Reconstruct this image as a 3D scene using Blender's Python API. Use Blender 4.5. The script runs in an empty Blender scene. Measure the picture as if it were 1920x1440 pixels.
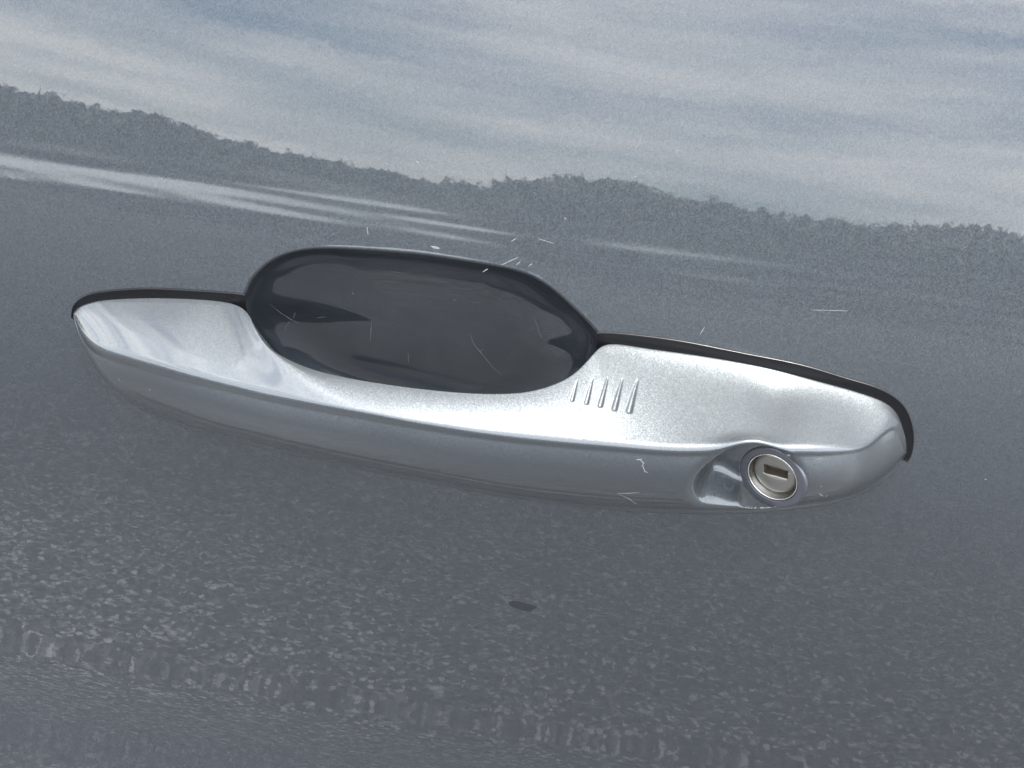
import bpy, math, random
import numpy as np
from mathutils import Vector, Matrix
R = math.radians
scene = bpy.context.scene
C = scene.collection
HZ = 0.92                                   # height of the handle above the road, metres

# ------------------------------------------------------------------ camera
PITCH, ROLL, DIST = R(33), R(9), 0.42
fwd = Vector((0, math.cos(PITCH), -math.sin(PITCH)))
r0 = Vector((1, 0, 0)); u0 = Vector((0, math.sin(PITCH), math.cos(PITCH)))
right = r0*math.cos(ROLL) + u0*math.sin(ROLL)
up = u0*math.cos(ROLL) - r0*math.sin(ROLL)
cam = bpy.data.cameras.new("camera"); cam_o = bpy.data.objects.new("camera", cam); C.objects.link(cam_o)
m = Matrix((right, up, -fwd)).transposed().to_4x4()
m.translation = Vector((0, 0, HZ)) - fwd*DIST
cam_o.matrix_world = m
cam.sensor_width = 36; cam.lens = 36*2690/1920; cam.clip_start = 0.01; cam.clip_end = 3000
scene.camera = cam_o

# ------------------------------------------------------------------ sky, sun, exposure
SUN_EL, SUN_AZ = R(70), R(51)               # azimuth from +Y (behind the car) towards +X
world = bpy.data.worlds.new("World"); scene.world = world; world.use_nodes = True
wt = world.node_tree; wt.nodes.clear()
def wn(t, **k):
    n = wt.nodes.new(t)
    for a, b in k.items(): setattr(n, a, b)
    return n
out = wn('ShaderNodeOutputWorld'); bg = wn('ShaderNodeBackground'); bg.inputs[1].default_value = 0.15
sky = wn('ShaderNodeTexSky', sky_type='NISHITA', sun_disc=False)
sky.sun_elevation = SUN_EL; sky.sun_rotation = SUN_AZ; sky.altitude = 100; sky.dust_density = 1.2
tc = wn('ShaderNodeTexCoord'); mp = wn('ShaderNodeMapping'); mp.inputs['Scale'].default_value = (1.0, 1.0, 14.0)
mp.inputs['Location'].default_value = (3.3, 1.2, 0.4)
nz = wn('ShaderNodeTexNoise'); nz.inputs['Scale'].default_value = 1.7; nz.inputs['Detail'].default_value = 4; nz.inputs['Roughness'].default_value = .55
rp = wn('ShaderNodeValToRGB'); rp.color_ramp.elements[0].position = .33; rp.color_ramp.elements[1].position = .62
mx = wn('ShaderNodeMix', data_type='RGBA'); mx.inputs['B'].default_value = (11.0, 11.0, 10.8, 1)
L = wt.links.new
L(tc.outputs['Generated'], mp.inputs[0]); L(mp.outputs[0], nz.inputs['Vector']); L(nz.outputs[0], rp.inputs[0])
L(rp.outputs[0], mx.inputs['Factor']); L(sky.outputs[0], mx.inputs['A']); L(mx.outputs['Result'], bg.inputs[0]); L(bg.outputs[0], out.inputs[0])

sun = bpy.data.lights.new("sun", 'SUN'); sun.energy = 5.0; sun.angle = R(0.53); sun.color = (1, .95, .87)
sun_o = bpy.data.objects.new("sun", sun); C.objects.link(sun_o)
sdir = Vector((math.sin(SUN_AZ)*math.cos(SUN_EL), math.cos(SUN_AZ)*math.cos(SUN_EL), math.sin(SUN_EL)))
sun_o.rotation_euler = sdir.to_track_quat('Z', 'Y').to_euler(); sun_o.location = (3, 6, 9)
scene.view_settings.view_transform = 'Standard'; scene.view_settings.look = 'None'
scene.view_settings.exposure = 2.2; scene.view_settings.gamma = 1.0

# ------------------------------------------------------------------ helpers
def tag(o, label=None, cat=None, group=None, kind=None):
    for k, v in (('label', label), ('category', cat), ('group', group), ('kind', kind)):
        if v: o[k] = v
    return o

def norms(V, F):
    """area weighted vertex normals; F is an (n,4) or (n,3) int array"""
    N = np.zeros_like(V)
    if F.shape[1] == 4:
        fn = np.cross(V[F[:, 2]]-V[F[:, 0]], V[F[:, 3]]-V[F[:, 1]])
    else:
        fn = np.cross(V[F[:, 1]]-V[F[:, 0]], V[F[:, 2]]-V[F[:, 0]])
    for k in range(F.shape[1]): np.add.at(N, F[:, k], fn)
    return N/np.maximum(np.linalg.norm(N, axis=1, keepdims=True), 1e-20)

def mesh_obj(name, V, F, mat, parent=None, normals=None, loc=None, smooth=True):
    """V in millimetres about the handle (x along the car, -y out of the door, z up), or metres when parent is None"""
    V = np.asarray(V, float)
    me = bpy.data.meshes.new(name)
    if isinstance(F, np.ndarray): F = F.tolist()
    me.from_pydata((V/1000 if parent is not None else V).tolist(), [], F)
    me.materials.append(mat)
    if smooth: me.polygons.foreach_set('use_smooth', [True]*len(me.polygons))
    me.update()
    if normals is not None: me.normals_split_custom_set_from_vertices(normals.tolist())
    o = bpy.data.objects.new(name, me); C.objects.link(o)
    if parent is not None:
        o.parent = parent
        if parent.parent is None: o.location = Vector((0, 0, HZ)) - parent.location
    elif loc: o.location = loc
    return o

def grid_faces(nu, nv, wrap_v=False, flip=False):
    i = np.arange(nu-1)[:, None]; j = np.arange(nv if wrap_v else nv-1)[None, :]
    j2 = (j+1) % nv
    f = np.stack([i*nv+j + 0*j2, (i+1)*nv+j+0*j2, (i+1)*nv+j2+0*j, i*nv+j2+0*j], -1).reshape(-1, 4)
    return f[:, ::-1].copy() if flip else f

def spline(X, Y):
    X = np.asarray(X, float); Y = np.asarray(Y, float)
    n = len(X); h = np.diff(X); A = np.zeros((n, n)); b = np.zeros(n); A[0, 0] = A[-1, -1] = 1
    for i in range(1, n-1):
        A[i, i-1] = h[i-1]; A[i, i] = 2*(h[i-1]+h[i]); A[i, i+1] = h[i]
        b[i] = 3*((Y[i+1]-Y[i])/h[i]-(Y[i]-Y[i-1])/h[i-1])
    c = np.linalg.solve(A, b)
    def f(x):
        i = np.clip(np.searchsorted(X, x)-1, 0, n-2); d = x-X[i]
        bb = (Y[i+1]-Y[i])/h[i]-h[i]*(2*c[i]+c[i+1])/3
        return Y[i]+bb*d+c[i]*d*d+(c[i+1]-c[i])/(3*h[i])*d**3
    return f

def resample_closed(P, n):
    """smooth closed curve through 2-D points, n points evenly by length"""
    P = np.asarray(P, float); Q = np.vstack([P[-3:], P, P[:4]])
    t = np.concatenate([[0], np.cumsum(np.linalg.norm(np.diff(Q, axis=0), axis=1)**.6)])
    fx, fy = spline(t, Q[:, 0]), spline(t, Q[:, 1])
    s = np.linspace(t[3], t[3+len(P)], 4000); c = np.stack([fx(s), fy(s)], 1)
    l = np.concatenate([[0], np.cumsum(np.linalg.norm(np.diff(c, axis=0), axis=1))])
    k = np.linspace(0, l[-1], n+1)[:-1]
    return np.stack([np.interp(k, l, c[:, 0]), np.interp(k, l, c[:, 1])], 1)

def resample_open(P, n):
    P = np.asarray(P, float)
    t = np.concatenate([[0], np.cumsum(np.linalg.norm(np.diff(P, axis=0), axis=1)**.6)])
    s = np.linspace(0, t[-1], n)
    return np.stack([spline(t, P[:, k])(s) for k in range(P.shape[1])], 1)

def smoothstep(a, b, x):
    t = np.clip((x-a)/(b-a), 0, 1); return t*t*(3-2*t)

# ------------------------------------------------------------------ materials
def material(name):
    mt = bpy.data.materials.new(name); mt.use_nodes = True
    nt = mt.node_tree; b = nt.nodes['Principled BSDF']
    return mt, nt, b

def car_paint(name, col, metal=.8, rough=.46, flake=.17, peel=1.0, grain=3400, gloss=.019):
    mt, nt, b = material(name)
    b.inputs['Base Color'].default_value = (*col, 1); b.inputs['Metallic'].default_value = metal
    b.inputs['Roughness'].default_value = rough
    b.inputs['Coat Weight'].default_value = 1; b.inputs['Coat Roughness'].default_value = gloss; b.inputs['Coat IOR'].default_value = 1.5
    tc = nt.nodes.new('ShaderNodeTexCoord')
    # metal flakes under the lacquer
    vo = nt.nodes.new('ShaderNodeTexVoronoi'); vo.inputs['Scale'].default_value = grain
    nt.links.new(tc.outputs['Object'], vo.inputs['Vector'])
    sub = nt.nodes.new('ShaderNodeVectorMath'); sub.operation = 'SUBTRACT'; sub.inputs[1].default_value = (.5, .5, .5)
    nt.links.new(vo.outputs['Color'], sub.inputs[0])
    sc = nt.nodes.new('ShaderNodeVectorMath'); sc.operation = 'SCALE'; sc.inputs['Scale'].default_value = flake
    nt.links.new(sub.outputs[0], sc.inputs[0])
    ge = nt.nodes.new('ShaderNodeNewGeometry'); ad = nt.nodes.new('ShaderNodeVectorMath'); ad.operation = 'ADD'
    nt.links.new(ge.outputs['Normal'], ad.inputs[0]); nt.links.new(sc.outputs[0], ad.inputs[1])
    no = nt.nodes.new('ShaderNodeVectorMath'); no.operation = 'NORMALIZE'; nt.links.new(ad.outputs[0], no.inputs[0])
    nt.links.new(no.outputs[0], b.inputs['Normal'])
    # orange peel of the lacquer
    n1 = nt.nodes.new('ShaderNodeTexNoise'); n1.inputs['Scale'].default_value = 170; n1.inputs['Detail'].default_value = 2
    nt.links.new(tc.outputs['Object'], n1.inputs['Vector'])
    bp = nt.nodes.new('ShaderNodeBump'); bp.inputs['Strength'].default_value = 1; bp.inputs['Distance'].default_value = 1.1e-5*peel
    nt.links.new(n1.outputs[0], bp.inputs['Height']); nt.links.new(bp.outputs[0], b.inputs['Coat Normal'])
    return mt

PAINT = car_paint('grey_metallic_paint', (.050, .0565, .0645))
def rubbed_band(mt):
    """lacquer rubbed dull along the feature line, where hands and polishing cloths catch it"""
    nt = mt.node_tree; b = nt.nodes['Principled BSDF']
    tc = nt.nodes.new('ShaderNodeTexCoord'); sx = nt.nodes.new('ShaderNodeSeparateXYZ'); nt.links.new(tc.outputs['Object'], sx.inputs[0])
    a_ = nt.nodes.new('ShaderNodeMath'); a_.operation = 'SUBTRACT'; a_.inputs[1].default_value = .0425; nt.links.new(sx.outputs['Z'], a_.inputs[0])
    m_ = nt.nodes.new('ShaderNodeMath'); m_.operation = 'ABSOLUTE'; nt.links.new(a_.outputs[0], m_.inputs[0])
    r_ = nt.nodes.new('ShaderNodeMapRange'); r_.interpolation_type = 'SMOOTHSTEP'
    for k_, v_ in (('From Min', .005), ('From Max', .014), ('To Min', .105), ('To Max', .019)): r_.inputs[k_].default_value = v_
    nt.links.new(m_.outputs[0], r_.inputs['Value']); nt.links.new(r_.outputs[0], b.inputs['Coat Roughness'])
rubbed_band(PAINT)
SUNLIT_HANDLE_PAINT = car_paint('grey_metallic_paint_sunlit_handle', (.061, .069, .077), flake=.17, grain=5200, gloss=.085)  # panel paint with a paler base, standing in for stronger sun on the handle
CUP_SHADE_PAINT = car_paint('grey_metallic_paint_recess_shade', (.032, .038, .047), flake=.10, gloss=.06)  # same paint as the panel, the recess's shade put into a darker base

def simple(name, col, rough, metal=0.0, spec=.5):
    mt, nt, b = material(name)
    b.inputs['Base Color'].default_value = (*col, 1); b.inputs['Roughness'].default_value = rough; b.inputs['Metallic'].default_value = metal
    b.inputs['Specular IOR Level'].default_value = spec
    n = nt.nodes.new('ShaderNodeTexNoise'); n.inputs['Scale'].default_value = 900; n.inputs['Detail'].default_value = 3
    tc = nt.nodes.new('ShaderNodeTexCoord'); nt.links.new(tc.outputs['Object'], n.inputs['Vector'])
    mr = nt.nodes.new('ShaderNodeMapRange'); mr.inputs['To Min'].default_value = max(rough-.08, .02); mr.inputs['To Max'].default_value = min(rough+.1, 1)
    nt.links.new(n.outputs[0], mr.inputs['Value']); nt.links.new(mr.outputs[0], b.inputs['Roughness'])
    return mt
RUBBER = simple('black_rubber', (.004, .004, .005), .30, 0, .22)
PLASTIC = simple('grey_lock_bezel', (.075, .077, .09), .3, .6)
STEEL = simple('worn_steel', (.21, .205, .19), .42, 1)
LIP = simple('bright_steel', (.5, .49, .47), .2, 1)
DARK = simple('keyway_dark', (.085, .068, .05), .5, .3)
DARK_OVAL_MAT = simple('dark_oval_matte', (.017, .018, .021), .6, 0, .2)
SCRATCH = simple('scratch_chip', (.15, .15, .148), .6)

# ------------------------------------------------------------------ tables (mm about the handle)
ST=[[(-129.99,-0.21,0.99),(-129.65,-1.00,0.60),(-129.78,-0.50,-0.45),(-129.78,3.50,2.05)],
[(-129.55,0.02,2.39),(-128.60,-3.00,-0.41),(-129.21,-1.00,-2.43),(-129.21,3.50,0.07)],
[(-128.15,0.21,3.81),(-125.55,-7.50,-2.08),(-126.55,-4.00,-5.67),(-126.55,3.50,-3.17)],
[(-125.17,0.40,5.51),(-121.21,-12.50,-1.88),(-122.99,-6.00,-9.53),(-122.99,3.50,-7.03)],
[(-120.14,0.51,7.26),(-114.73,-17.50,0.42),(-116.33,-8.00,-17.15),(-116.33,3.50,-14.65)],
[(-109.64,0.57,9.67),(-103.26,-23.00,3.14),(-103.72,-13.00,-20.58),(-106.68,3.50,-18.08)],
[(-99.79,0.55,11.29),(-92.51,-27.50,4.99),(-90.98,-19.00,-19.17),(-95.39,3.50,-16.67)],
[(-90.44,0.49,12.49),(-82.82,-30.50,6.10),(-78.82,-24.00,-17.11),(-84.63,3.50,-14.61)],
[(-83.63,0.00,13.11),(-75.82,-32.00,6.46),(-71.44,-26.00,-16.15),(-77.54,3.50,-13.65)],
[(-79.28,-4.00,14.59),(-69.60,-33.50,6.69),(-64.88,-28.00,-15.33),(-72.08,-2.00,-12.83)],
[(-76.47,-8.00,14.94),(-64.16,-35.00,7.14),(-59.16,-30.00,-14.28),(-67.82,-6.00,-11.78)],
[(-74.46,-12.50,14.42),(-58.05,-36.50,7.90),(-52.92,-31.00,-13.83),(-52.92,-10.50,-11.33)],
[(-71.42,-17.50,13.07),(-51.27,-38.00,8.63),(-46.68,-32.00,-13.75),(-46.68,-15.50,-11.25)],
[(-66.84,-21.00,12.20),(-43.90,-39.00,9.14),(-38.99,-33.00,-13.37),(-38.99,-19.00,-10.87)],
[(-58.68,-24.00,10.87),(-36.57,-40.00,9.66),(-31.38,-33.50,-13.56),(-31.38,-22.00,-11.06)],
[(-47.85,-26.50,11.16),(-28.57,-41.00,10.14),(-23.05,-34.00,-13.41),(-23.05,-24.50,-10.91)],
[(-34.41,-28.00,12.04),(-19.23,-41.50,10.37),(-13.22,-35.00,-12.97),(-13.22,-26.00,-10.47)],
[(-22.68,-28.50,12.83),(-9.21,-42.00,10.74),(-3.45,-35.00,-13.28),(-3.45,-26.50,-10.78)],
[(-12.53,-28.50,13.70),(-0.69,-42.00,11.00),(5.57,-35.00,-13.55),(5.57,-26.50,-11.05)],
[(-2.49,-28.00,14.92),(7.09,-42.00,11.46),(13.03,-35.00,-13.38),(13.03,-26.00,-10.88)],
[(5.95,-25.50,15.93),(13.42,-42.00,11.99),(19.71,-35.00,-12.99),(19.71,-23.50,-10.49)],
[(13.51,-20.50,17.45),(19.74,-42.00,12.51),(26.39,-35.00,-12.60),(26.39,-18.50,-10.10)],
[(17.95,-14.50,18.52),(25.34,-42.00,13.08),(32.27,-35.00,-12.00),(32.27,-12.50,-9.50)],
[(21.08,-7.50,19.70),(30.24,-42.00,13.51),(36.66,-35.00,-11.49),(28.87,-5.50,-8.99)],
[(22.81,-1.50,19.03),(33.73,-42.00,13.84),(40.33,-35.00,-11.14),(31.57,3.50,-8.64)],
[(24.57,0.70,19.10),(37.22,-42.00,14.17),(43.97,-35.00,-10.60),(34.27,3.50,-8.10)],
[(32.12,0.78,19.18),(42.79,-42.00,14.73),(49.03,-35.00,-9.77),(40.58,3.50,-7.27)],
[(40.60,0.90,19.24),(48.28,-42.00,15.62),(53.79,-35.00,-9.01),(47.20,3.50,-6.51)],
[(49.84,1.08,19.39),(53.76,-41.60,16.58),(58.37,-35.00,-8.09),(54.10,3.50,-5.59)],
[(58.52,1.22,19.28),(60.16,-41.00,17.22),(63.47,-34.60,-7.57),(61.00,3.50,-5.07)],
[(65.38,1.33,19.04),(66.00,-40.30,17.85),(69.97,-34.00,-6.55),(67.67,3.50,-4.05)],
[(70.86,1.40,18.74),(70.57,-39.30,18.03),(75.05,-33.20,-5.78),(72.96,3.50,-3.28)],
[(77.21,1.42,18.09),(75.22,-38.00,18.00),(80.19,-32.00,-5.12),(78.70,3.50,-2.62)],
[(83.60,1.43,17.27),(80.93,-35.70,17.64),(86.19,-30.00,-4.54),(84.89,3.50,-2.04)],
[(90.81,1.45,16.39),(87.30,-32.50,16.41),(92.22,-27.00,-4.72),(91.51,3.50,-2.22)],
[(96.26,1.49,15.73),(93.26,-28.50,14.70),(98.33,-23.00,-5.06),(97.29,3.50,-2.56)],
[(102.10,1.49,14.79),(99.22,-23.00,12.46),(104.19,-18.50,-5.04),(103.15,3.50,-2.54)],
[(107.06,1.45,13.71),(104.16,-13.50,11.46),(108.74,-13.50,-5.23),(107.90,3.50,-2.73)],
[(110.88,1.17,11.62),(108.63,-7.00,11.70),(112.63,-9.00,-4.74),(111.75,3.50,-2.24)],
[(114.28,0.40,6.93),(112.75,-3.00,7.85),(115.74,-4.00,-5.49),(115.01,3.50,-2.99)],
[(116.10,-0.26,2.95),(115.69,-2.00,2.95),(117.22,-2.00,-3.53),(116.66,3.50,-1.03)],
[(117.03,-0.75,0.00),(117.10,-1.00,-0.39),(117.47,-1.00,-2.26),(117.25,3.50,0.24)]]
CUP=[(-80.56,16.30),(-79.29,19.85),(-75.84,24.82),(-71.55,28.49),(-65.67,31.33),(-58.19,33.19),(-44.62,34.82),(-29.51,35.91),(-17.35,36.05),(-6.68,35.92),(1.12,34.72),(7.67,31.93),(14.50,27.59),(19.41,23.99),(23.63,20.06),(27.63,11.06),(25.63,-1.94),(14.63,-22.94),(-12.00,-33.00),(-42.00,-31.00),(-66.00,-24.00),(-79.56,-7.00),(-83.06,5.00)]
GLO=[(-130.60,-0.40,-0.29),(-130.34,0.03,2.24),(-129.14,0.46,4.93),(-125.41,0.86,7.90),(-120.24,1.01,9.83),(-109.78,1.14,12.54),(-99.49,1.09,14.07),(-83.95,1.00,15.87),(-80.08,0.98,16.23)]
GLI=[(-129.78,-0.58,-1.13),(-129.54,-0.07,1.90),(-127.98,0.15,3.51),(-125.00,0.34,5.21),(-119.82,0.48,7.15),(-109.48,0.57,9.70),(-99.17,0.55,11.40),(-83.57,0.39,12.90),(-79.11,0.08,11.92)]
GRO=[(21.61,1.30,21.97),(23.28,1.33,22.08),(30.41,1.51,22.65),(45.58,1.79,23.04),(64.12,1.95,22.06),(82.75,2.20,21.02),(95.47,2.15,19.03),(105.06,2.12,17.35),(112.97,1.57,13.25),(116.89,0.66,7.82),(118.84,-0.30,2.16),(118.99,-1.12,-2.65),(118.32,-1.43,-4.32)]
GRI=[(22.22,0.17,16.63),(24.12,0.68,19.03),(31.35,0.78,19.22),(46.29,1.02,19.40),(64.75,1.33,19.11),(83.60,1.43,17.27),(95.96,1.47,15.69),(106.23,1.46,13.92),(110.73,1.16,11.60),(113.81,0.49,7.54),(115.94,-0.49,1.73),(116.91,-1.40,-3.83),(116.76,-1.41,-3.86)]
GROOVE=[[(17.47,-20.60,14.91),(16.71,-28.00,13.66)],[(21.63,-18.70,15.34),(20.64,-28.30,13.90)],[(25.83,-16.70,15.72),(24.42,-28.50,14.06)],[(29.94,-15.70,16.03),(28.34,-28.80,14.30)],[(34.21,-14.70,16.37),(32.37,-28.60,14.59)]]
LOCKRIM=[(83.75,6.06),(80.57,11.75),(75.89,15.83),(70.78,17.69),(65.58,18.27),(60.95,16.61),(56.63,13.43),(53.26,8.94),(51.99,3.81),(53.09,-0.17),(55.87,-3.06),(60.30,-3.91),(66.05,-3.31),(69.78,-2.25),(73.95,-2.29),(78.36,-1.98),(82.41,1.17)]
LOCKC=(73.65,-33.20,4.70)
SCR_DOOR=[[(-35.82,10.93,60.47),(-34.87,10.80,60.04)],
[(-28.57,5.00,38.07),(-26.11,4.93,37.86)],
[(-8.21,4.43,36.02),(-3.80,5.15,38.99)],
[(-13.13,3.78,33.24),(-11.77,4.05,34.38)],
[(-6.53,6.14,42.92),(-5.19,6.41,44.04)],
[(-4.05,4.57,36.68),(-3.03,4.87,37.91)],
[(-0.72,4.59,36.76),(0.33,4.86,37.83)],
[(50.58,2.24,24.96),(51.58,2.86,27.63)],
[(-47.14,5.85,40.62),(-46.57,5.31,38.46)],
[(-106.42,8.49,44.21),(-105.93,8.37,43.85)],
[(24.36,12.18,65.73),(24.70,12.12,65.49)],
[(7.12,8.39,51.74),(7.63,8.30,51.38)],
[(141.93,-0.81,-6.45),(142.64,-0.81,-6.70)],
[(79.95,5.65,36.68),(90.37,6.25,37.88)],
[(1.02,6.62,44.86),(5.65,6.46,44.24)]]
DARK_OVAL=[(14.23,-11.70,-74.02)]
SCR_HANDLE=[[[36.26, -41.69, 10.07], [37.73, -41.85, 9.06], [37.38, -41.96, 7.84]], [[35.62, -41.74, 9.64], [37.12, -41.7, 10.07]], [[37.57, -41.92, 8.37], [38.46, -42.01, 6.66], [39.35, -42.01, 6.48]], [[32.53, -40.39, -2.4], [35.75, -40.57, -1.63], [38.36, -40.78, -0.76]], [[32.99, -40.31, -2.56], [36.17, -39.42, -4.07], [38.65, -37.64, -6.61]], [[86.77, -32.99, 2.73], [88.37, -31.42, 1.11]], [[89.02, -30.75, 0.54], [89.7, -30.86, 1.31]], [[86.39, -34.01, 5.63], [86.84, -33.7, 5.12]], [[-100.46, -23.02, -6.02], [-99.9, -23.35, -5.15]], [[-110.5, -17.78, -6.75], [-109.78, -18.17, -7.83]]]
SCR_CUP=[[[-75.37, 11.57, 7.66], [-73.02, 14.68, 3.71], [-69.42, 17.71, -0.59], [-67.13, 18.82, -1.96]], [[-68.24, 17.58, 2.54], [-68.84, 17.9, -0.03]], [[-69.42, 17.71, -0.59], [-70.94, 16.91, -2.87], [-71.0, 16.72, -4.29]], [[-45.22, 20.84, 1.45], [-45.13, 21.0, -6.32]], [[-15.29, 20.9, 2.72], [-13.5, 20.99, -1.43], [-10.3, 21.0, -4.72], [-6.46, 20.98, -8.89], [-4.1, 20.94, -10.4]], [[-10.53, 20.99, -2.81], [-11.55, 21.0, -3.97]], [[-51.82, 19.92, 11.1], [-51.11, 20.09, 9.84]], [[-33.19, 21.0, -8.0], [-32.66, 21.0, -11.83]], [[-21.26, 20.59, 12.55], [-20.71, 20.5, 13.45]], [[-61.72, 19.92, 0.1], [-59.02, 20.18, 0.82]], [[3.31, 18.54, 11.7], [6.57, 18.67, 4.67]]]

# door skin: height, lean of the surface in degrees
EZ = [-560, -300, -205, -172, -156, -144, -132, -115, -92, -50, -15, 15, 42, 67, 95, 125, 160, 230]
EE = [-3, 2, 10, 12, 11, 6.5, 2.2, 1.6, 2.8, 5.7, 8.3, 11.5, 14, 14.8, 15.0, 15.3, 15.8, 16.5]
_e = spline(EZ, EE); _z = np.arange(-560, 230.01, .25); _t = np.tan(np.radians(_e(_z)))
_y = np.concatenate([[0], np.cumsum((_t[1:]+_t[:-1])/2*.25)]); _y -= np.interp(16., _z, _y)
# shallow ripples pressed along the feature line: x range, fades, height, slope, strength, width
RIPPLE = [(-260, -36, 60, 60, 41.2, .003, .058, 2.4), (-260, -92, 60, 40, 38.2, .01, .036, .8), (-112, -4, 40, 50, 46.9, .02, .034, .6),
          (-88, -2, 40, 50, 43.6, .012, .036, 1.5), (-50, 6, 20, 20, 44.8, .01, .032, .45), (2, 86, 25, 40, 46.8, .02, .022, 1.2), (14, 70, 20, 30, 44.2, .015, .03, .35),
          (0, 76, 20, 35, 41.1, -.006, .04, .4), (-128, -78, 15, 20, 34.8, .05, .04, .45), (-260, -140, 30, 8, 36.0, .02, .035, .4)]
_rw = np.random.RandomState(4)
WAVE = [(_rw.uniform(.01, .085)*_rw.choice([-1, 1]), kz, _rw.uniform(0, 6.3), .0052/kz) for kz in np.linspace(.45, 2.1, 12)]
def ydoor(x, z):
    y = np.interp(z, _z, _y) + x*x/6000.
    for xa, xb, fa, fb, z0, sl, pk, w in RIPPLE:
        win = np.clip((x-xa)/fa, 0, 1)*np.clip((xb-x)/fb, 0, 1)
        y = y + pk*w*win*win*(3-2*win)*np.tanh((z-z0-sl*(x-.5*(xa+xb)))/w)
    zone = np.exp(-((z-41)/8.)**2)
    for kx, kz, ph, a in WAVE:
        y = y + a*zone*np.sin(kx*x+kz*z+ph)
    return y
def ndoor(x, z, h=.3):
    dx = (ydoor(x+h, z)-ydoor(x-h, z))/(2*h); dz = (ydoor(x, z+h)-ydoor(x, z-h))/(2*h)
    n = np.stack([dx, -np.ones_like(dx), dz], -1)
    return n/np.linalg.norm(n, axis=-1, keepdims=True)

# ------------------------------------------------------------------ setting: asphalt, woods
def asphalt():
    mt, nt, b = material('asphalt')
    tc = nt.nodes.new('ShaderNodeTexCoord')
    v = nt.nodes.new('ShaderNodeTexVoronoi'); v.inputs['Scale'].default_value = 145
    nt.links.new(tc.outputs['Object'], v.inputs['Vector'])
    bw = nt.nodes.new('ShaderNodeSeparateColor'); nt.links.new(v.outputs['Color'], bw.inputs[0])
    r = nt.nodes.new('ShaderNodeValToRGB'); e = r.color_ramp.elements
    e[0].position = 0; e[0].color = (.013, .013, .015, 1); e[1].position = 1; e[1].color = (.165, .174, .187, 1)
    k = e.new(.6); k.color = (.036, .037, .040, 1)
    k = e.new(.82); k.color = (.062, .066, .071, 1)
    nt.links.new(bw.outputs[0], r.inputs[0])
    n = nt.nodes.new('ShaderNodeTexNoise'); n.inputs['Scale'].default_value = .8; n.inputs['Detail'].default_value = 5
    nt.links.new(tc.outputs['Object'], n.inputs['Vector'])
    mr = nt.nodes.new('ShaderNodeMapRange'); mr.inputs['To Min'].default_value = .6; mr.inputs['To Max'].default_value = 1.35
    nt.links.new(n.outputs[0], mr.inputs['Value'])
    mu = nt.nodes.new('ShaderNodeMix'); mu.data_type = 'RGBA'; mu.blend_type = 'MULTIPLY'; mu.inputs['Factor'].default_value = 1
    nt.links.new(r.outputs[0], mu.inputs['A']); 
    # paler road patch, added to brighten what the panel's lower left mirrors
    ds = nt.nodes.new('ShaderNodeVectorMath'); ds.operation = 'DISTANCE'; ds.inputs[1].default_value = (-.62, -.85, 0)
    nt.links.new(tc.outputs['Object'], ds.inputs[0])
    wr = nt.nodes.new('ShaderNodeMapRange'); wr.interpolation_type = 'SMOOTHSTEP'
    for k_, v_ in (('From Min', .15), ('From Max', .95), ('To Min', 1.75), ('To Max', .92)): wr.inputs[k_].default_value = v_
    nt.links.new(ds.outputs['Value'], wr.inputs['Value'])
    pm = nt.nodes.new('ShaderNodeMath'); pm.operation = 'MULTIPLY'; nt.links.new(wr.outputs[0], pm.inputs[0]); nt.links.new(mr.outputs[0], pm.inputs[1])
    nt.links.new(pm.outputs[0], mu.inputs['B'])
    nt.links.new(mu.outputs['Result'], b.inputs['Base Color']); b.inputs['Roughness'].default_value = .85
    bp = nt.nodes.new('ShaderNodeBump'); bp.inputs['Distance'].default_value = .004; bp.invert = True
    nt.links.new(v.outputs['Distance'], bp.inputs['Height']); nt.links.new(bp.outputs[0], b.inputs['Normal'])
    return mt
ground = mesh_obj('ground', [(-900, -900, 0), (900, -900, 0), (900, 900, 0), (-900, 900, 0)], [(0, 1, 2, 3)], asphalt())
tag(ground, 'grey asphalt car park surface below the car door', None, None, 'structure')

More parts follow.
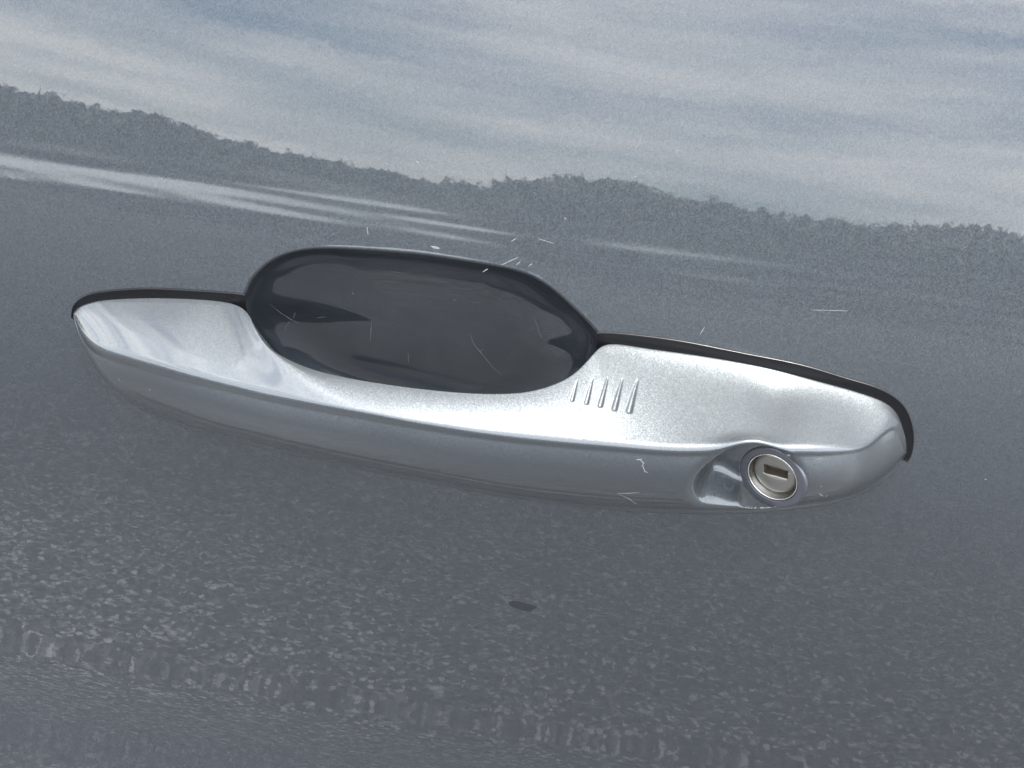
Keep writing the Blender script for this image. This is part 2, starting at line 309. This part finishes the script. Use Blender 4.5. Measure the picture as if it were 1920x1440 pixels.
def woods():
    mt, nt, b = material('leaves')
    oi = nt.nodes.new('ShaderNodeTexCoord'); n = nt.nodes.new('ShaderNodeTexNoise'); n.inputs['Scale'].default_value = .6
    nt.links.new(oi.outputs['Object'], n.inputs['Vector'])
    r = nt.nodes.new('ShaderNodeValToRGB'); r.color_ramp.elements[0].color = (.026, .033, .022, 1); r.color_ramp.elements[1].color = (.065, .075, .05, 1)
    nt.links.new(n.outputs[0], r.inputs[0]); nt.links.new(r.outputs[0], b.inputs['Base Color']); b.inputs['Roughness'].default_value = .7
    rng = np.random.default_rng(5)
    V = []; 
    x = -110.
    while x < 110:
        h = 5.1 + .45*math.sin(x*.11+1) + rng.uniform(-.3, .3) + 1.3*float(smoothstep(-8, -34, x)) + 1.9*float(smoothstep(0, 34, x)) + .9*math.exp(-((x-3)/4.)**2) - .7*math.exp(-((x+7)/4.5)**2)
        w = rng.uniform(3.5, 6.); y = -62 + rng.uniform(-4, 4)
        n_ = 6000
        p = rng.normal(size=(n_, 3)); p /= np.linalg.norm(p, axis=1, keepdims=True)
        p *= rng.uniform(.55, 1, (n_, 1))**.5
        cz = h*.52
        c = np.stack([x+p[:, 0]*w*1.1, y+p[:, 1]*w, np.maximum(cz+p[:, 2]*h*.48, 0)], 1)
        a = rng.normal(size=(n_, 3))*.11; d = rng.normal(size=(n_, 3))*.11
        V.append(np.stack([c-a-d, c+a-d, c+a+d, c-a+d], 1).reshape(-1, 3))
        x += w*rng.uniform(.35, .6)
    V = np.concatenate(V); F = np.arange(len(V)).reshape(-1, 4)
    o = mesh_obj('woods', V, F, mt, smooth=False)
    tag(o, 'line of leafy trees across the car park mirrored in the paint', 'trees', None, 'stuff')
woods()

# ------------------------------------------------------------------ the car door
door = bpy.data.objects.new('car_door', None); C.objects.link(door); door.location = (0, 0, HZ-.55)
tag(door, 'dark grey metallic car door with a pull handle and a key lock', 'car door')

cup2 = resample_closed(CUP, 720)
cc = np.array([-29., 8.])
# outer panel: rings spreading from the recess outline to the door edge
ang = np.arctan2(cup2[:, 1]-cc[1], cup2[:, 0]-cc[0])
X0, X1, Z0, Z1 = -640., 640., -540., 200.
d = np.stack([np.cos(ang), np.sin(ang)], 1)
tx = np.where(d[:, 0] > 0, (X1-cc[0])/np.maximum(d[:, 0], 1e-9), (X0-cc[0])/np.minimum(d[:, 0], -1e-9))
tz = np.where(d[:, 1] > 0, (Z1-cc[1])/np.maximum(d[:, 1], 1e-9), (Z0-cc[1])/np.minimum(d[:, 1], -1e-9))
far = cc + d*np.minimum(tx, tz)[:, None]
q = np.linspace(0, 1, 300); q = .16*q+.84*q**3
P = cup2[None]*(1-q[:, None, None]) + far[None]*q[:, None, None]
nx, nz_ = P[..., 0], P[..., 1]
# a fine rolled bead follows the recess outline
dd = np.linalg.norm(P-cup2[None], axis=2); hb = .05*np.exp(-(dd/.45)**2); hb1 = -2*dd/.45**2*hb
V = np.stack([nx, ydoor(nx, nz_)-hb, nz_], -1); N = ndoor(nx, nz_)
N[..., 0] -= hb1*d[None, :, 0]; N[..., 2] -= hb1*d[None, :, 1]; N /= np.linalg.norm(N, axis=-1, keepdims=True)
# rolled lip at the recess: two rings inside the first one
nr = 720
inn = cc - cup2; inn /= np.linalg.norm(inn, axis=1, keepdims=True)
tan = np.roll(cup2, -1, 0)-np.roll(cup2, 1, 0); tan /= np.linalg.norm(tan, axis=1, keepdims=True)
nin = np.stack([-tan[:, 1], tan[:, 0]], 1); nin *= np.sign((nin*inn).sum(1, keepdims=True))
nin_d = nin
lip_r = 1.3
rings = []; rn = []
for a in np.linspace(math.pi/2*.95, 0.2, 7):
    off = lip_r*math.sin(a); dep = lip_r*(1-math.cos(a))
    p2 = cup2 + nin*off
    rings.append(np.stack([p2[:, 0], ydoor(cup2[:, 0], cup2[:, 1])-.05+dep, p2[:, 1]], -1))
    nd = ndoor(cup2[:, 0], cup2[:, 1]); n3 = nd*math.cos(a) + np.stack([nin[:, 0], 0*nin[:, 0], nin[:, 1]], 1)*math.sin(a)
    rn.append(n3/np.linalg.norm(n3, axis=1, keepdims=True))
# return flange round the door edge
last = V[-1].copy(); fl = last.copy(); fl[:, 1] += 25
Vall = np.concatenate([np.stack(rings), V, fl[None]]).reshape(-1, 3)
Nall = np.concatenate([np.stack(rn), N, N[-1:]]).reshape(-1, 3)
F = grid_faces(len(rings)+300+1, nr, True)
fn = np.cross(Vall[F[:, 2]]-Vall[F[:, 0]], Vall[F[:, 3]]-Vall[F[:, 1]])
if fn[nr*40:nr*200, 1].mean() > 0: F = F[:, ::-1].copy()
panel = mesh_obj('door_panel', Vall, F, PAINT, door, Nall)

# recess behind the grip
k = np.linspace(0, 1, 60)
rim = np.stack(rings)[0]
ctr = np.array([-28., 21., -2.])
prof = []
for t in k:                                      # t 0 at the rim, 1 at the bottom centre
    s = 1-t
    s2 = 1-(1-s)**1.0
    dep = (1-s**3.2)**.62
    prof.append((s, dep))
prof = np.array(prof)
# finer near the rim, where the wall is steep
tt = np.linspace(0, 1, 70)**1.8
S_ = 1-tt*.999; PW_ = 3.4 + 5.5*smoothstep(14, -16, rim[:, 2])
PW_ = PW_*(1+.5*smoothstep(-4, 22, rim[:, 0])*smoothstep(-12, 6, rim[:, 2]))*(1-.15*smoothstep(-62, -78, rim[:, 0]))
base_y = rim[:, 1]
Vc = []
for s in S_:
    dp = (1-s**PW_)**.62
    p = ctr[[0, 2]] + (rim[:, [0, 2]]-ctr[[0, 2]])*s
    y = base_y + (ctr[1]-base_y)*dp
    Vc.append(np.stack([p[:, 0], y, p[:, 1]], -1))
Vc = np.stack(Vc).reshape(-1, 3); Fc = grid_faces(len(S_), nr, True)
Nc = norms(Vc, Fc)
if Nc[:, 1].mean() > 0: Fc = Fc[:, ::-1].copy(); Nc = -Nc
cup = mesh_obj('handle_recess', Vc, Fc, CUP_SHADE_PAINT, door, Nc)

# black gaskets round the two feet of the handle
def gasket(po, pi):
    o = resample_open(po, 160); i = resample_open(pi, 160)
    w = o-i; wl = np.linalg.norm(w, axis=1, keepdims=True); w = w/wl; wl = wl*.87
    nd = ndoor(o[:, 0], o[:, 2])
    rows = []
    for f_, off, hgt in ((0, -2.0, .25), (0, 0, .30), (.5, 0, .40), (1, -.55, .50), (1, -.30, .55), (1, -.10, .45), (1, 0, .2), (1, .02, -.6)):
        b_ = i + w*(wl*f_+off)
        b_ = b_.copy(); b_[:, 1] = ydoor(b_[:, 0], b_[:, 2])
        rows.append(b_ + nd*hgt)
    Vg = np.stack(rows).reshape(-1, 3); Fg = grid_faces(len(rows), 160)
    n = norms(Vg, Fg)
    if n[:, 1].mean() > 0: Fg = Fg[:, ::-1].copy()
    return mesh_obj('gasket', Vg, Fg, RUBBER, door)
gasket(GLO, GLI); gasket(GRO, GRI)

# ------------------------------------------------------------------ the handle
ST = np.array(ST)
par = np.concatenate([[0], np.cumsum(np.linalg.norm(np.diff(ST.mean(1), axis=0), axis=1))])
su = np.linspace(0, par[-1], 420); sg = 3.2/(su[1]-su[0]); kx = np.arange(-20, 21); kw = np.exp(-.5*(kx/sg)**2); kw /= kw.sum()
def smooth_line(v):
    e = np.concatenate([2*v[0]-v[20:0:-1], v, 2*v[-1]-v[-2:-22:-1]]); g = np.convolve(e, kw, 'valid')
    k_ = smoothstep(3, 20, np.minimum(su, su[-1]-su)); return g*k_+v*(1-k_)
sp = [[(lambda yy: (lambda s: np.interp(s, su, yy)))(smooth_line(spline(par, ST[:, c, k])(su))) for k in range(3)] for c in range(4)]
xm = lambda s: sp[1][0](s)
s_f = np.linspace(0, par[-1], 3000); wx = np.where((xm(s_f) > 10) & (xm(s_f) < 42), 5., np.where((xm(s_f) > 42) & (xm(s_f) < 92), 3., 1.))
cw = np.cumsum(wx); s_s = np.interp(np.linspace(cw[0], cw[-1], 520), cw, s_f)
NE = (90, 26, 80, 22, 16, 10, 18, 12)            # samples: TC edge, C corner, CB, B corner, BK, K corner, KT, T corner
def section(T, Cc, B, K, rad, bul, scoop):
    P_ = np.array([T, Cc, B, K]); pts = []
    ab = []
    for i in range(4):
        pv, nx_ = P_[(i-1) % 4], P_[(i+1) % 4]
        lp, ln = np.linalg.norm(pv-P_[i]), np.linalg.norm(nx_-P_[i])
        ab.append((P_[i]+(pv-P_[i])/lp*min(rad[i], .45*lp), P_[i]+(nx_-P_[i])/ln*min(rad[i], .45*ln)))
    for i in range(4):
        a, b_ = ab[i][1], ab[(i+1) % 4][0]
        t = np.linspace(0, 1, NE[2*i], endpoint=False)[:, None]
        if i == 0:
            Lm = np.linalg.norm(b_-a)
            pts.append(a+(b_-a)*t + 4*t*(1-t)*np.asarray(bul[0]) - np.asarray(scoop)*(1-np.exp(-t*Lm/7.5))*(1-t)**1.2)
        else:
            pts.append(a+(b_-a)*t + 4*t*(1-t)*np.asarray(bul[i]))
        c0, c1, c2 = ab[(i+1) % 4][0], P_[(i+1) % 4], ab[(i+1) % 4][1]
        t = np.linspace(0, 1, NE[2*i+1], endpoint=False)[:, None]
        pts.append(c0*(1-t)**2+2*c1*t*(1-t)+c2*t*t)
    return np.concatenate(pts)
rowsH = []
for s in s_s:
    T, Cc, B, K = [np.array([sp[c][k](s) for k in range(3)]) for c in range(4)]
    size = np.linalg.norm(Cc-T)
    B = B - np.array([0, 0, 3.2*smoothstep(4, 16, np.linalg.norm(B-Cc))])
    foot_r = smoothstep(24, 60, Cc[0])*smoothstep(112, 95, Cc[0])
    foot_l = smoothstep(-70, -86, Cc[0])
    e1 = Cc-T; e2 = B-Cc
    n1 = np.cross([1, 0, 0], e1); n1 = n1/np.linalg.norm(n1)      # up/outward of the top face
    if n1[2] < 0: n1 = -n1
    n2 = np.cross([1, 0, 0], e2); n2 = n2/np.linalg.norm(n2)
    if n2[1] > 0: n2 = -n2
    sag = .8*foot_l*min(1, size/30) + .5*(1-foot_r)*(1-foot_l)
    sc = (1.9+2.5*math.exp(-((T[0]-73)/8)**2))*foot_r*min(1, size/36) 
    rc = 2.6 - .8*smoothstep(-108, -124, Cc[0]) + 1.0*smoothstep(-60, -100, Cc[0]) - 1.2*smoothstep(82, 98, Cc[0])
    rowsH.append(section(T, Cc, B, K, (1.3, rc, 4., 2.5), (n1*sag, n2*min(3.2, np.linalg.norm(e2)*.13), (0, 0, -.4), (0, 0, 0)), n1*sc))
H = np.stack(rowsH)                                # (ns, nv, 3)
for _ in range(3): H = (np.roll(H, 1, 1)+2*H+np.roll(H, -1, 1))/4
for _ in range(16):
    H[1:-1] = (H[:-2]+2*H[1:-1]+H[2:])/4
ns, nv = H.shape[:2]
V = H.reshape(-1, 3).copy(); F = grid_faces(ns, nv, True)
N = norms(V, F)
cen = np.repeat(H.mean(1), nv, 0)
if ((V-cen)*N).sum(1).mean() < 0: F = F[:, ::-1].copy(); N = -N
col = np.tile(np.arange(nv), ns)
# the rim of the lock lifts the crease locally
Cl = np.stack([sp[1][k](s_s) for k in range(3)], 1); dC = np.linalg.norm(V.reshape(ns, nv, 3)-Cl[:, None], axis=2).ravel()
V[:, 2] += np.where(col < NE[0]+NE[1]+40, 2.6*np.exp(-((V[:, 0]-64.5)/7.0)**2)*np.exp(-(dC/4.2)**2), 0)
# touch grooves pressed into the top face
top_face = (col < NE[0]+4)
gmask = np.zeros(len(V), int)
for gi, (a, b_) in enumerate(GROOVE):
    a, b_ = np.array(a)[:2], np.array(b_)[:2]
    p = V[:, :2]; ax = b_-a
    u = np.clip(((p-a)@ax)/(ax@ax), 0, 1); dist = np.linalg.norm(p-(a+u[:, None]*ax), axis=1)
    w = (.18+.10*gi/4) + (.42+.05*gi)*u**.8
    qd = np.clip(1-(dist/w)**2, 0, 1)
    V[:, 2] -= np.where(top_face, (.16+.34*u)*(.75+.1*gi)*qd**.8, 0)
    gmask[top_face & (dist < w*1.15)] = gi+1
# hollow for the key lock in the front face
psi = R(28); axis = np.array([-math.sin(psi), -math.cos(psi), -0.10]); axis /= np.linalg.norm(axis)
LC = np.array(LOCKC)
rimL = resample_closed(LOCKRIM, 240)
pz = V[:, [0, 2]]
front = (col > NE[0]-4) & (col < NE[0]+NE[1]+NE[2]+NE[3]+6) & (V[:, 0] > 45) & (V[:, 0] < 92)
idx = np.where(front)[0]
Q = pz[idx]
dist = np.min(np.linalg.norm(Q[:, None]-rimL[None], axis=2), axis=1)
xi, zi = rimL[:, 0], rimL[:, 1]; xj, zj = np.roll(xi, -1), np.roll(zi, -1)
cross = ((zi[None] > Q[:, 1:2]) != (zj[None] > Q[:, 1:2])) & (Q[:, 0:1] < (xj-xi)[None]*(Q[:, 1:2]-zi[None])/(zj-zi+1e-12)[None]+xi[None])
inside = cross.sum(1) % 2 == 1
sd = np.where(inside, dist, -dist)
# depth of the bezel plane at (x,z): points with (p-LC).axis = -0.4
xc_ = LC[0]-9.6*math.cos(psi)-.5; xq = xc_+1.6*np.log1p(np.exp((Q[:, 0]-xc_)/1.6))
yplane = LC[1] + (-.5 - (xq-LC[0])*axis[0] - (Q[:, 1]-LC[2])*axis[2])/axis[1]
push = np.maximum(yplane-V[idx, 1], 0)
leftness = smoothstep(LC[0]-6, LC[0]-14, Q[:, 0])
W = 2.2 + 4.5*leftness
rad_ = np.linalg.norm(np.cross(V[idx]-LC, axis), axis=1)
wgt = smoothstep(-.3, 1, sd/W)
fld = np.zeros(len(V)); fld[idx] = push*wgt; fld = fld.reshape(ns, nv)
for _ in range(30):
    fld = (np.roll(fld, 1, 1)+2*fld+np.roll(fld, -1, 1))/4
    fld[1:-1] = (fld[:-2]+2*fld[1:-1]+fld[2:])/4
V[:, 1] += fld.ravel()
hd = (V-LC)@axis; rad_ = np.linalg.norm(V-LC-hd[:, None]*axis, axis=1)
fm = np.zeros(len(V)); fm[idx] = smoothstep(9.3, 8.5, rad_[idx])
V -= (np.maximum(hd+8, 0)*fm)[:, None]*axis
V[idx, 1] -= .35*np.exp(-(sd/1.2)**2)*smoothstep(.0, .6, push/4)       # slight raised rim
N = norms(V, F); 
if ((V-cen)*N).sum(1).mean() < 0: F = F[:, ::-1].copy(); N = -N
# end caps
capA = list(range(nv)); capB = [(ns-1)*nv+j for j in range(nv)]
gf = gmask[F].min(1)
body_F = F[gf == 0].tolist()
def cap(idx_): return idx_
handle = mesh_obj('pull_handle', V, body_F + [capA, capB[::-1]], SUNLIT_HANDLE_PAINT, door, N)
for g in range(1, 6):
    fg = F[gf == g]
    if not len(fg): continue
    u_, inv = np.unique(fg, return_inverse=True)
    mesh_obj('touch_groove', V[u_], inv.reshape(-1, 4), SUNLIT_HANDLE_PAINT, handle, N[u_])

# ------------------------------------------------------------------ key lock
e1 = np.cross(axis, [0, 0, 1]); e1 /= np.linalg.norm(e1); e2 = np.cross(e1, axis)
e2 = -e2 if e2[2] < 0 else e2
def lathe(name, prof, mat, parent, n=96, close=False):
    a = np.linspace(0, 2*math.pi, n, endpoint=False)
    Vv = np.stack([LC + axis*h + np.outer(np.cos(a), e1)*r_ + np.outer(np.sin(a), e2)*r_ for r_, h in prof]).reshape(-1, 3)
    Ff = grid_faces(len(prof), n, True)
    Nn = norms(Vv, Ff)
    return Vv, Ff, Nn
def orient(Vv, Ff, ref):
    fn = np.cross(Vv[Ff[:, 2]]-Vv[Ff[:, 0]], Vv[Ff[:, 3]]-Vv[Ff[:, 1]])
    return Ff if (fn@ref).sum() > 0 else Ff[:, ::-1].copy()
def arc(cx, cy, r_, a0, a1, n=6):
    return [(cx+r_*math.cos(t), cy+r_*math.sin(t)) for t in np.linspace(a0, a1, n)]
prof = [(9.8, -13), (9.8, -.8)] + arc(9.1, -.7, .7, 0, math.pi/2, 7) + [(7.9, 0.02)] + arc(7.75, -.15, .17, math.pi/2, math.pi, 5) + [(7.45, -.5)]
Vv, Ff, _ = lathe('k', prof, PLASTIC, door)
lock = mesh_obj('key_lock', Vv, orient(Vv, Ff, axis), PLASTIC, door)
prof = [(7.46, -.42)] + arc(7.2, -.45, .22, 0.2, math.pi, 9) + [(6.95, -.6), (6.85, -3.2), (6.0, -3.4)]
Vv, Ff, _ = lathe('k', prof, LIP, lock)
mesh_obj('lock_ring', Vv, orient(Vv, Ff, axis), LIP, lock)
# cylinder face with a rectangular key slot
n = 96; a = np.linspace(0, 2*math.pi, n, endpoint=False)
sw, sh, oz = 3.5, 1.45, .9
ca, sa = np.cos(a), np.sin(a)
sc_ = np.minimum(sw/np.maximum(np.abs(ca), 1e-9), sh/np.maximum(np.abs(sa), 1e-9))
rt_ = R(-12); slot = np.stack([ca*sc_*math.cos(rt_)-sa*sc_*math.sin(rt_), ca*sc_*math.sin(rt_)+sa*sc_*math.cos(rt_)+oz], 1); circ = np.stack([ca, sa], 1)
FD = -1.9
def ring2(p2, h): return LC + axis*h + np.outer(p2[:, 0], e1) + np.outer(p2[:, 1], e2)
rr = [ring2(slot*np.array([1.0, 1.0]), FD-.25), ring2(slot+np.stack([ca, sa], 1)*.22, FD), ring2((slot+circ*4.5)/2+np.array([0, 0]), FD), ring2(circ*5.3, FD), ring2(circ*5.75, FD-.08), ring2(circ*6.05, FD-.35), ring2(circ*6.15, FD-.8), ring2(circ*6.15, -6)]
Vv = np.stack(rr).reshape(-1, 3); Ff = grid_faces(len(rr), n, True)
mesh_obj('lock_cylinder', Vv, orient(Vv, Ff, axis), STEEL, lock)
rr = [ring2(slot, FD-.25), ring2(slot, FD-3.2), ring2((slot-[0, oz])*.02+[0, oz], FD-3.2)]
Vv = np.stack(rr).reshape(-1, 3); Ff = grid_faces(len(rr), n, True)
kh = mesh_obj('key_slot', Vv, orient(Vv, Ff, axis), DARK, lock, smooth=False)

# ------------------------------------------------------------------ scratches and chips
rs = random.Random(3)
def strip(pts, w, nfun, parent, lift=.05):
    P_ = np.array(pts, float); P_ = np.stack([np.interp(np.linspace(0, 1, 9), np.linspace(0, 1, len(P_)), P_[:, k]) for k in range(3)], 1)
    nn = nfun(P_)
    t = np.gradient(P_, axis=0); sd_ = np.cross(t, nn); sd_ /= np.linalg.norm(sd_, axis=1, keepdims=True)
    wv = np.array([w*(.25+.75*math.sin(math.pi*(i+.4)/9))*rs.uniform(.6, 1.2) for i in range(9)])[:, None]
    Vv = np.stack([P_-sd_*wv+nn*lift*.2, P_+nn*lift, P_+sd_*wv+nn*lift*.2]).reshape(-1, 3)
    Ff = orient(Vv, grid_faces(3, 9), nn.mean(0))
    return mesh_obj('scratch', Vv, Ff, SCRATCH, parent)
def door_n(P_): return ndoor(P_[:, 0], P_[:, 2])
from mathutils.bvhtree import BVHTree
def near_n(o):
    me = o.data; tree = BVHTree.FromPolygons([v.co*1000 for v in me.vertices], [tuple(p.vertices) for p in me.polygons if len(p.vertices) < 5])
    def f(P_):
        nn = np.array([list(tree.find_nearest(Vector(p))[1]) for p in P_]); s_ = np.sign((nn*np.array([0, -1, .6])).sum(1, keepdims=True))
        for i_, p in enumerate(P_): P_[i_] = list(tree.find_nearest(Vector(p))[0])
        return nn*np.where(s_ == 0, 1, s_)
    return f
hn, cn = near_n(handle), near_n(cup)
for i, l in enumerate(SCR_HANDLE): strip(l, .17 if i < 8 else .1, hn, handle)
for i, l in enumerate(SCR_CUP): strip(l, .05, cn, cup)
# dark oval patch low on the panel
a = np.linspace(0, 2*math.pi, 28, endpoint=False)
sm = np.stack([DARK_OVAL[0][0]+a*0, a*0, DARK_OVAL[0][2]+a*0], 1)
sm[:, 0] += 4.2*np.cos(a)*(1+.15*np.sin(3*a)); sm[:, 2] += 1.7*np.sin(a)*(1+.25*np.cos(2*a+1))
sm = np.concatenate([sm, [DARK_OVAL[0]]]); sm[:, 1] = ydoor(sm[:, 0], sm[:, 2]); smn = ndoor(sm[:, 0], sm[:, 2]); sm += smn*.03
mesh_obj('dark_oval', sm, [(i_, (i_+1) % 28, 28) for i_ in range(28)], DARK_OVAL_MAT, panel, smn)
for i, l in enumerate(SCR_DOOR):
    strip(l, (.4 if i == 1 else .07 if i > 12 else .14), door_n, panel)
